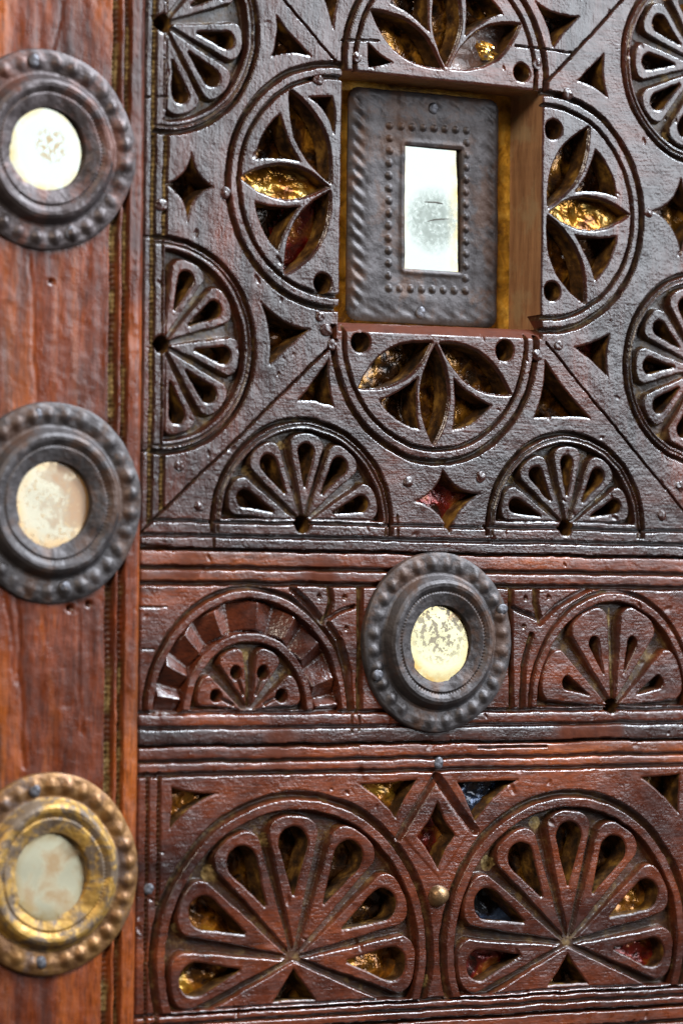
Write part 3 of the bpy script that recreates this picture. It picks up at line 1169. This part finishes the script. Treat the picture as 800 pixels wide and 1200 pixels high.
def sheet(name, u0, u1, v0, v1, h, mat, parent, nu=2, nv=2, amp=0.0, th=4.0):
    """A thin board or sheet lying parallel to the door face."""
    a, b = np.linspace(u0, u1, nu), np.linspace(v0, v1, nv)
    X, Y = np.meshgrid(a, b)
    z = h + amp * vnoise(X, Y, 12, 77)
    top = np.stack([X * S, -z * S, -Y * S], -1).reshape(-1, 3)
    bot = top.copy()
    bot[:, 1] += th * S
    ii = np.arange(nu * nv).reshape(nv, nu)
    qd = np.stack([ii[:-1, :-1].ravel(), ii[1:, :-1].ravel(), ii[1:, 1:].ravel(), ii[:-1, 1:].ravel()], 1)
    loop = np.concatenate([ii[0, :-1], ii[:-1, -1], ii[-1, :0:-1], ii[:0:-1, 0]])
    nx = np.roll(loop, -1)
    sd_ = np.stack([loop, nx, nx + nu * nv, loop + nu * nv], 1)
    me = mesh_np(name, np.concatenate([top, bot]), np.concatenate([qd, qd[:, ::-1] + nu * nv, sd_]), smooth=False)
    return link(name, me, parent, (MAT[mat],))


sheet('niche_back', n_l - 14, n_r + 14, n_t - 26, n_b + 20, -69, 'gilt', door, 60, 80, 1.2)
sheet('backboard', U_L - 300, U_R + 60, V_T, V_B, -92, 'niche', door)

# ------------------------------------------------------------------ left stile: one wide plank with two run grooves
ST_U0 = P(-110, 600)[0]
su = np.concatenate([np.arange(ST_U0, P(116, 600)[0], 2.6), np.arange(P(116, 600)[0], U_GAP, 1.0), [U_GAP]])
sv = np.arange(V_T, V_B + 2, 2.2)
X, Y = np.meshgrid(su, sv)
wu = X + 0.7 * vnoise(X, Y, 60, 51) + 0.5 * vnoise(X, Y, 13, 52)
h = np.full(X.shape, 6.0)
oc = np.zeros(X.shape)
g1, g2 = P(128.5, 500)[0], P(142, 500)[0]
for g_, w_, d_ in ((g1, 6.2, 7.5), (g2, 4.6, 7.5)):
    t = np.clip(1 - (np.abs(wu - g_) / w_) ** 2, 0, 1) ** 0.8
    h -= d_ * t
    oc = np.maximum(oc, np.clip(t * 1.4 - 0.15, 0, 1) * np.clip(0.75 + 0.8 * vnoise(X, Y, 30, 58), 0, 1))
    h += 1.6 * t * np.sin(Y * 2 * math.pi / 6.5 + 2.5 * vnoise(X, Y, 40, 59))
e = np.clip((U_GAP - X) / 9.0, 0, 1)
h -= 3.2 * (1 - e) ** 2
h += 0.8 * vnoise(X, Y * 0.2, 60, 53) + 0.5 * vnoise(X, Y * 0.15, 9, 54) + 0.3 * vnoise(X, Y, 18, 55) + 0.2 * vnoise(X, Y, 6, 56)
for (hx, hy, rr) in ((82, 713, 3.2), (104, 708, 3.0), (60, 330, 2.4)):
    q = P(hx, hy, 6)
    h -= 9 * np.clip(1.4 - np.hypot(X - q[0], Y - q[1]) / rr, 0, 1)
for (x0, y0, x1, y1, w_, d_) in ((20, 640, 27, 900, 1.6, 2.4), (8, 700, 20, 800, 1.4, 1.6), (75, 4, 60, 60, 1.5, 2.0), (35, 300, 42, 470, 1.4, 1.4),
                                 (90, 715, 96, 860, 1.2, 1.2)):
    d = seg_dist(wu + 3 * vnoise(X, Y, 25, 57), Y, P(x0, y0, 6), P(x1, y1, 6))[0]
    h -= d_ * np.clip(1 - d / (w_ * 1.6), 0, 1)
nu_, nv_ = len(su), len(sv)
top = np.stack([X * S, -h * S, -Y * S], -1).reshape(-1, 3)
ii = np.arange(nu_ * nv_).reshape(nv_, nu_)
qd = np.stack([ii[:-1, :-1].ravel(), ii[1:, :-1].ravel(), ii[1:, 1:].ravel(), ii[:-1, 1:].ravel()], 1)
edge = ii[:, -1]
w0 = top[edge].copy()
w1 = w0.copy()
w1[:, 1] = D_EDGE * S
nb = nu_ * nv_
k = np.arange(nv_ - 1)
wq = np.stack([nb + k, nb + k + 1, nb + nv_ + k + 1, nb + nv_ + k], 1)
me = mesh_np('stile', np.concatenate([top, w0, w1]), np.concatenate([qd, wq]), attrs={
    'ochre': np.concatenate([oc.ravel(), np.zeros(2 * nv_)]), 'raw': np.zeros(nb + 2 * nv_)})
st = link('stile', me, door, (MAT['stile'],))
st['label'] = 'plain orange-brown plank with two run grooves under three medallions'
# the plank that closes the door on the far side
sheet('stile', U_R + 2, U_R + 160, V_T, V_B, 5.0, 'stile', door, 2, 2, 0, 40)['label'] = 'plain plank beyond the right border'


# ------------------------------------------------------------------ lathe-like pieces
def dome_mesh(name, r, hgt, n=20, rings=6, seed=0, flat=0.0, lump=0.0):
    vs_, qs_ = [], []
    rr = np.random.default_rng(seed)
    prof = []
    for k in range(rings + 1):
        a = k / rings * math.pi / 2
        prof.append((r * math.cos(a), hgt * (math.sin(a) ** (1 - flat * 0.6)) if k else 0.0))
    prof = [(r * 0.98, -3.0)] + prof
    ph = rr.uniform(0, 6.28)
    for (pr, ph_) in prof:
        for k in range(n):
            a = 2 * math.pi * k / n
            w = 1 + 0.06 * math.sin(2 * a + ph) + 0.04 * math.sin(3 * a + ph * 2)
            lm = lump * float(vnoise(np.array(pr * math.cos(a) + seed * 31), np.array(pr * math.sin(a)), 4.0, 88))
            vs_.append((pr * w * math.cos(a) * S, -(ph_ + lm) * S, pr * w * math.sin(a) * S))
    for j in range(len(prof) - 1):
        for k in range(n):
            k2 = (k + 1) % n
            qs_.append((j * n + k, j * n + k2, (j + 1) * n + k2, (j + 1) * n + k))
    return mesh_np(name, np.array(vs_), np.array(qs_))


peg_meshes = [dome_mesh('peg', 7.6, 2.6, 22, 6, s_, 0.9, 0.9) for s_ in range(4)]
for m_ in peg_meshes:
    m_.materials.append(MAT['upper_v'])
    for k in ('ochre', 'raw'):
        pass
for k, (x_, y_) in enumerate([(666, 110), (630, 75), (655, 405), (630, 416), (374, 94), (419, 67), (390, 404), (479, 565), (564, 559),
                              (235, 593), (211, 546), (776, 604), (797, 570), (265, 226), (376, 371), (383, 387), (190, 240), (760, 249)]):
    o = link('peg', peg_meshes[k % 4], door)
    q = P(x_, y_, 2)
    o.location = W(q[0], q[1], -0.6)
    o.rotation_euler = (0, k * 1.3, 0)
    sc = random.uniform(0.85, 1.1)
    o.scale = (sc, 1, sc)
nail_mesh = dome_mesh('nail', 7.2, 2.4, 20, 5, 9, 0.6, 0.4)
nail_mesh.materials.append(MAT['nail'])
o = link('nail', nail_mesh, door)
q = P(516, 894.5, 4)
o.location = W(q[0], q[1], -1.0)
o = link('nail', nail_mesh, door)
q = P(176, 1042, 1)
o.location = W(q[0], q[1], -2.2)
o['label'] = 'flat nail head in the left border of the frieze'
dm = dome_mesh('dome_stud', 14.0, 13.0, 28, 8, 3)
dm.materials.append(MAT['dome'])
o = link('dome_stud', dm, door)
q = P(515.5, 1050.5, 5)
o.location = W(q[0], q[1], -2.0)
o['label'] = 'brown metal dome stud between the two large rosettes'


# ------------------------------------------------------------------ medallions
def mirror_mat(name, tint, stain, spot, stain_rgb, spot_rgb, center=(0, 0), crad=0.0, rough=0.12, seed=0.0, split=None, edge=(0.5, 0.33, 0.12), soft=0.05):
    t = NT(name)
    tc = t.n('ShaderNodeTexCoord')
    mp = t.n('ShaderNodeMapping')
    mp.inputs['Location'].default_value = (seed, seed * 1.7, seed * 0.6)
    t.l(tc.outputs['Object'], mp.inputs['Vector'])
    p = mp.outputs['Vector']
    a = t.noise(p, 95, 6, 0.68, 0.5)
    b = t.noise(p, 520, 4, 0.6, 0.3)
    col = tint
    m1 = t.ramp(a, [(stain - 0.03, 0.0), (stain + 0.16, 1.0)])
    if split is not None:
        sx_ = t.n('ShaderNodeSeparateXYZ')
        t.l(tc.outputs['Object'], sx_.inputs[0])
        g = t.math('ADD', t.math('MULTIPLY', sx_.outputs[0], split[0] / (60 * S)), t.math('MULTIPLY', sx_.outputs[2], split[1] / (60 * S)))
        g = t.math('ADD', g, split[2])
        m1 = t.ramp(t.math('ADD', a, t.math('MULTIPLY', g, 0.25)), [(stain - 0.03, 0.0), (stain + 0.16, 1.0)])
    m2 = t.ramp(b, [(spot, 0.0), (spot + soft, 1.0)])
    if crad:
        vm = t.n('ShaderNodeVectorMath', operation='DISTANCE')
        t.l(tc.outputs['Object'], vm.inputs[0])
        vm.inputs[1].default_value = (center[0] * S, 0, -center[1] * S)
        near = t.ramp(t.math('DIVIDE', vm.outputs['Value'], crad * S), [(0.45, 1.0), (1.1, 0.0)])
        m2 = t.math('MULTIPLY', m2, near)
    c1 = t.mix(m1, col, stain_rgb)
    c2 = t.mix(m2, c1, spot_rgb)
    em = t.math('MULTIPLY', t.attr('edge'), t.ramp(t.noise(p, 160, 5, 0.7), [(0.36, 0.1), (0.62, 1.0)]))
    c2 = t.mix(em, c2, edge)
    mk = t.math('MAXIMUM', m1, m2)
    met = t.math('SUBTRACT', 1.0, t.math('MULTIPLY', mk, 0.8), True)
    rg = t.math('ADD', rough, t.math('MULTIPLY', mk, 0.35))
    return t.out(c2, rg, t.bump(a, 0.0002, 0.10), met, Coat_Weight=0.3, Coat_Roughness=0.1)


def medallion(name, cpx, R, mat, mmat, nails, label, beads=29, seed=0, tilt=(0.0, 0.0)):
    hb = 6.0 if cpx[0] < 200 else 1.0                        # surface it is nailed to
    c = P(cpx[0], cpx[1], hb + 5)
    root = link(name, None, None, (), label=label, category='medallion', group='round metal medallions nailed to the door')
    root.location = W(c[0], c[1], hb)
    pr = [(0.40, -0.5), (0.403, 6.5), (0.412, 9.5), (0.43, 10.2), (0.46, 11.4), (0.52, 13.6), (0.545, 14.4), (0.566, 13.2), (0.588, 14.8), (0.62, 16.6), (0.655, 17.0),
          (0.69, 14.8), (0.72, 10.0), (0.745, 5.6), (0.77, 4.6), (0.80, 5.4), (0.87, 6.4), (0.95, 5.6), (0.985, 4.2), (1.0, 2.2), (1.002, -1.5)]
    xs, ys = zip(*pr)
    nT = 288
    th = np.linspace(0, 2 * math.pi, nT, endpoint=False)

    def ring(nm, r0, r1, n, material):
        rr = np.linspace(r0, r1, n)
        T, Rr = np.meshgrid(th, rr)
        hh = np.interp(Rr, xs, ys)
        # beads round the flange, fine rope on the raised ring
        nb_ = beads
        ph = (T * nb_ / (2 * math.pi)) % 1.0 - 0.5
        bl = np.hypot(ph * 2 * math.pi / nb_ * 0.87, (Rr - 0.87) * 0.82)
        amp = 3.0 * (1 + 0.5 * vnoise(T * nb_ / 6.2832 + 0.5, T * 0, 1.0, 61 + seed))
        hh = hh + amp * np.clip(1 - (bl / 0.070) ** 2, 0, 1) ** 1.2
        hh = hh + 1.0 * np.cos(T * 96) * np.exp(-((Rr - 0.567) / 0.014) ** 2)
        wob = 1 + 0.007 * np.sin(2 * T + seed) + 0.005 * np.sin(3 * T + seed * 2.1) + 0.003 * np.sin(7 * T + seed)
        x_ = Rr * R * wob * np.cos(T)
        y_ = Rr * R * wob * np.sin(T)
        hh = hh + (1.5 * vnoise(x_ + seed * 90, y_, 34, 62) + 0.6 * vnoise(x_ + seed * 90, y_, 11, 63) + 0.25 * vnoise(x_, y_ + seed * 50, 4, 64)) * (Rr < 0.995)
        vv = np.stack([x_ * S, -hh * S, -y_ * S], -1).reshape(-1, 3)
        i_ = np.arange(n * nT).reshape(n, nT)
        j_ = np.roll(i_, -1, 1)
        qd_ = np.stack([i_[:-1].ravel(), j_[:-1].ravel(), j_[1:].ravel(), i_[1:].ravel()], 1)[:, ::-1]
        o_ = link(nm, mesh_np(nm, vv, qd_), root, (material,))
        return o_

    ring('raised_ring', 0.40, 0.757, 90, MAT['brass_ring'] if mat is MAT['brass'] else mat)
    ring('flange', 0.757, 1.002, 34, mat)
    # mirror disc, slightly uneven
    n = 26
    rr = np.linspace(0.02, 0.45, n)
    T, Rr = np.meshgrid(np.linspace(0, 2 * math.pi, 72, endpoint=False), rr)
    x_, y_ = Rr * R * np.cos(T), Rr * R * np.sin(T)
    hh = 8.5 - 45 * math.hypot(*tilt) * 0.55 + 0.15 * vnoise(x_ + seed * 20, y_, 30, 66) + tilt[1] * y_ - tilt[0] * x_
    vv = np.stack([x_ * S, -hh * S, -y_ * S], -1).reshape(-1, 3)
    i_ = np.arange(n * 72).reshape(n, 72)
    j_ = np.roll(i_, -1, 1)
    qd_ = np.stack([i_[:-1].ravel(), j_[:-1].ravel(), j_[1:].ravel(), i_[1:].ravel()], 1)[:, ::-1]
    vv = np.concatenate([vv, [[0, -float(hh[0].mean()) * S, 0]]])
    tr = np.stack([np.full(72, n * 72), np.roll(np.arange(72), -1), np.arange(72)], 1)[:, ::-1]
    ea = np.concatenate([np.clip((Rr.ravel() - 0.31) / 0.11, 0, 1), [0]])
    link('mirror', mesh_np('mirror', vv, qd_, tr, attrs={'edge': ea}), root, (mmat,))
    for (nx, ny) in nails:
        q = P(nx, ny, hb + 8)
        o_ = link('nail', nail_mesh, root)
        o_.location = ((q[0] - c[0]) * S, -6.6 * S, -(q[1] - c[1]) * S)
        o_.rotation_euler = (0, nx * 0.3, 0)
    return root


mm1 = mirror_mat('bright_speckled_mirror', (0.1521, 0.1637, 0.1486), 0.68, 0.50, (0.62, 0.56, 0.36), (0.28, 0.20, 0.08), (4, -4), 24, 0.16, 0.31, None, (0.20, 0.145, 0.05))
mm2 = mirror_mat('brown_clouded_mirror', (0.2211, 0.1945, 0.1371), 0.46, 0.58, (0.30, 0.165, 0.07), (0.36, 0.24, 0.11), (0, 0), 0, 0.24, 0.77, (0.7, 0.25, -0.1), (0.30, 0.17, 0.06))
mm3 = mirror_mat('yellowed_spotted_mirror', (0.2369, 0.2103, 0.1183), 0.60, 0.50, (0.36, 0.15, 0.07), (0.16, 0.12, 0.06), (0, -16), 46, 0.16, 1.31, (0.1, 1.15, -0.30), (0.20, 0.12, 0.03))
mm4 = mirror_mat('dull_patched_mirror', (0.40, 0.36, 0.25), 0.49, 0.70, (0.30, 0.20, 0.10), (0.3, 0.2, 0.1), (0, 0), 0, 0.36, 2.1, None, (0.30, 0.20, 0.08))
medallion('round_medallion', (55, 175), 113.5, MAT['iron_red'], mm1, [(41, 71), (83, 273)],
          'dark metal medallion with bright white speckled mirror, topmost on the left plank', 28, 1, (0.05, 0.035))
medallion('round_medallion', (62, 589), 114, MAT['iron'], mm2, [(43.5, 486), (77, 688)],
          'grey metal medallion with brown clouded mirror, middle of the left plank', 29, 2, (0.055, 0.06))
medallion('round_medallion', (59, 1025), 113.5, MAT['brass'], mm4, [(42, 927), (49, 1128)],
          'worn gold medallion with dull patchy mirror, lowest on the left plank', 30, 3, (0.055, 0.07))
medallion('round_medallion', (514, 752.5), 107, MAT['iron'], mm3, [(589, 714), (443, 791)],
          'grey metal medallion with yellow spotted mirror between the two carved arches', 28, 4, (0.03, 0.085))

# ------------------------------------------------------------------ rectangular plate in the niche
HP = -50.0
tl, tr_, br, bl_ = (P(*q, HP) for q in ((406.5, 101), (583, 117), (582, 383), (406.5, 377)))
c = (tl + tr_ + br + bl_) / 4
hw, hh2 = (tr_[0] - tl[0] + br[0] - bl_[0]) / 4, (bl_[1] - tl[1] + br[1] - tr_[1]) / 4
root = link('rectangular_plaque', None, None, (), label='grey embossed metal plaque with rectangular mirror set in the square niche', category='plaque')
root.location = W(c[0], c[1], HP)
nU, nV = int(2 * hw / 1.25), int(2 * hh2 / 1.25)
X, Y = np.meshgrid(np.linspace(-hw, hw, nU), np.linspace(-hh2, hh2, nV))
wtl, wbr = P(472.6, 170, HP) - c, P(536.5, 319, HP) - c
mc = (wtl + wbr) / 2
mw, mh = (wbr[0] - wtl[0]) / 2, (wbr[1] - wtl[1]) / 2
rad = 14.0


def rbox(x, y, w_, h_, r_):
    qx, qy = np.abs(x) - w_ + r_, np.abs(y) - h_ + r_
    return np.hypot(np.maximum(qx, 0), np.maximum(qy, 0)) + np.minimum(np.maximum(qx, qy), 0) - r_


sd = rbox(X, Y, hw, hh2, rad)
hgt = 4.0 - 3.5 * np.clip(1 + sd / 9.0, 0, 1) ** 2 + 2.0 * np.exp(-((sd + 30) / 10.0) ** 2) * 0.6
# slanting ridges of the border
dg = np.sin((X * 0.62 - Y) * 2 * math.pi / 17.0)
bw = np.exp(-((sd + 13) / 7.0) ** 2)
side_k = np.where(np.abs(X) / hw > np.abs(Y) / hh2, np.where(X < 0, 1.0, 0.55), 0.32)
hgt += 1.5 * dg * bw * side_k
# beads round the mirror
btl, btr, bbl, bbr = (P(*q, HP + 6) - c for q in ((457.6, 147), (547, 152.6), (456, 337.5), (546, 340.5)))
bl_pts = [btl + (btr - btl) * k / 7 for k in range(8)] + [bbl + (bbr - bbl) * k / 7 for k in range(8)]
bl_pts += [btl + (bbl - btl) * k / 13 for k in range(1, 13)] + [btr + (bbr - btr) * k / 13 for k in range(1, 13)]
for q in bl_pts:
    d = np.hypot(X - q[0], Y - q[1])
    hgt += 3.6 * np.sqrt(np.clip(1 - (d / 4.4) ** 2, 0, 1))
ms = rbox(X - mc[0], Y - mc[1], mw, mh, 1.0)
hgt += 1.8 * np.exp(-((ms - 4) / 3.0) ** 2)
hgt += 0.9 * vnoise(X, Y, 40, 71) + 0.5 * vnoise(X, Y, 13, 72) + 0.25 * vnoise(X, Y, 5, 73)
keep_v = (sd < 0.5) & (ms > -0.6)
vv = np.stack([X * S, -hgt * S, -Y * S], -1).reshape(-1, 3)
ii = np.arange(nU * nV).reshape(nV, nU)
kq = keep_v[:-1, :-1] & keep_v[1:, :-1] & keep_v[1:, 1:] & keep_v[:-1, 1:]
qd = np.stack([ii[:-1, :-1][kq], ii[1:, :-1][kq], ii[1:, 1:][kq], ii[:-1, 1:][kq]], 1)
us_ = np.unique(qd)
rm = np.zeros(nU * nV, int)
rm[us_] = np.arange(len(us_))
qd = rm[qd]
vv = vv[us_]
# folded edge all round and reveal at the mirror
ed = np.concatenate([qd[:, [0, 1]], qd[:, [1, 2]], qd[:, [2, 3]], qd[:, [3, 0]]])
key = np.minimum(ed[:, 0], ed[:, 1]) * 1000003 + np.maximum(ed[:, 0], ed[:, 1])
_, inv, cnt = np.unique(key, return_inverse=True, return_counts=True)
be = ed[cnt[inv] == 1]
ub, ib = np.unique(be.ravel(), return_inverse=True)
ib = ib.reshape(-1, 2)
low = vv[ub].copy()
low[:, 1] = 1.5 * S
n0 = len(vv)
wq = np.stack([be[:, 1], be[:, 0], n0 + ib[:, 0], n0 + ib[:, 1]], 1)
link('plate', mesh_np('plate', np.concatenate([vv, low]), np.concatenate([qd, wq])), root, (MAT['iron'],))
mmr = mirror_mat('bright_white_mirror', (0.1420, 0.1482, 0.1328), 0.72, 0.30, (0.2, 0.17, 0.1), (0.13, 0.15, 0.12), (2, 14), 44, 0.14, 3.3, None, (0.26, 0.18, 0.055), 0.35)
n = 24
X, Y = np.meshgrid(np.linspace(-mw - 3, mw + 3, n), np.linspace(-mh - 3, mh + 3, n * 2))
z = 1.4 + 0.1 * vnoise(X, Y, 20, 74) + 0.02 * Y - 0.02 * X
ii = np.arange(n * n * 2).reshape(n * 2, n)
qd = np.stack([ii[:-1, :-1].ravel(), ii[1:, :-1].ravel(), ii[1:, 1:].ravel(), ii[:-1, 1:].ravel()], 1)
mo = link('mirror', mesh_np('mirror', np.stack([X * S, -z * S, -Y * S], -1).reshape(-1, 3), qd, attrs={
    'edge': (np.clip((X / mw - 0.55) / 0.4, 0, 1) * 0.9 + np.clip((np.abs(X) / mw - 0.8) / 0.2, 0, 1) * 0.4).clip(0, 1).ravel()}), root, (mmr,))
mo.location = (mc[0] * S, 0, -mc[1] * S)
for (nx, ny) in ((509, 127), (494, 366)):
    q = P(nx, ny, HP + 8) - c
    o = link('nail', nail_mesh, root)
    o.location = (q[0] * S, -5.0 * S, -q[1] * S)

# two dark scratches across the plaque's mirror
scr = NT('dark_scratch').out((0.05, 0.045, 0.03), 0.7)
for pts in (((497, 236.5), (505, 237), (512, 237.2), (519, 239)), ((500, 259.5), (508, 257.5), (516, 256.8), (526, 256.5))):
    q = [P(*a, HP + 1.4) - c for a in pts]
    vv, qq = [], []
    for k, a in enumerate(q):
        w_ = (0.35, 0.9, 0.8, 0.3)[k]
        for sgn, dz in ((-1, 1.9), (1, 1.9), (1, 1.2), (-1, 1.2)):
            vv.append((a[0] * S, -dz * S, -(a[1] + sgn * w_) * S))
        if k:
            for e_ in range(4):
                f_ = (e_ + 1) % 4
                qq.append(((k - 1) * 4 + e_, (k - 1) * 4 + f_, k * 4 + f_, k * 4 + e_))
    link('scratch', mesh_np('scratch', np.array(vv), np.array(qq), smooth=False), mo, (scr,)).location = (-mc[0] * S, 0, mc[1] * S)

# crumpled scrap of gold foil caught in the upper flower
n = 9
g = np.linspace(-1, 1, n)
X, Y = np.meshgrid(g * 13, g * 11)
X = X + Y * 0.6
z = 6.0 * vnoise(X, Y, 6.5, 91) + 3.0 * vnoise(X, Y, 3.0, 92)
ii = np.arange(n * n).reshape(n, n)
qd = np.stack([ii[:-1, :-1].ravel(), ii[1:, :-1].ravel(), ii[1:, 1:].ravel(), ii[:-1, 1:].ravel()], 1)
qd = qd[RNG.uniform(0, 1, len(qd)) > 0.12]
o = link('foil_scrap', mesh_np('foil_scrap', np.stack([X * S, -z * S, -Y * S], -1).reshape(-1, 3), qd, smooth=False), door, (MAT['gold'],))
q = P(571, 60, -14)
o.location = W(q[0], q[1], -14)
o['label'] = 'crumpled scrap of gold foil in the upper flower'
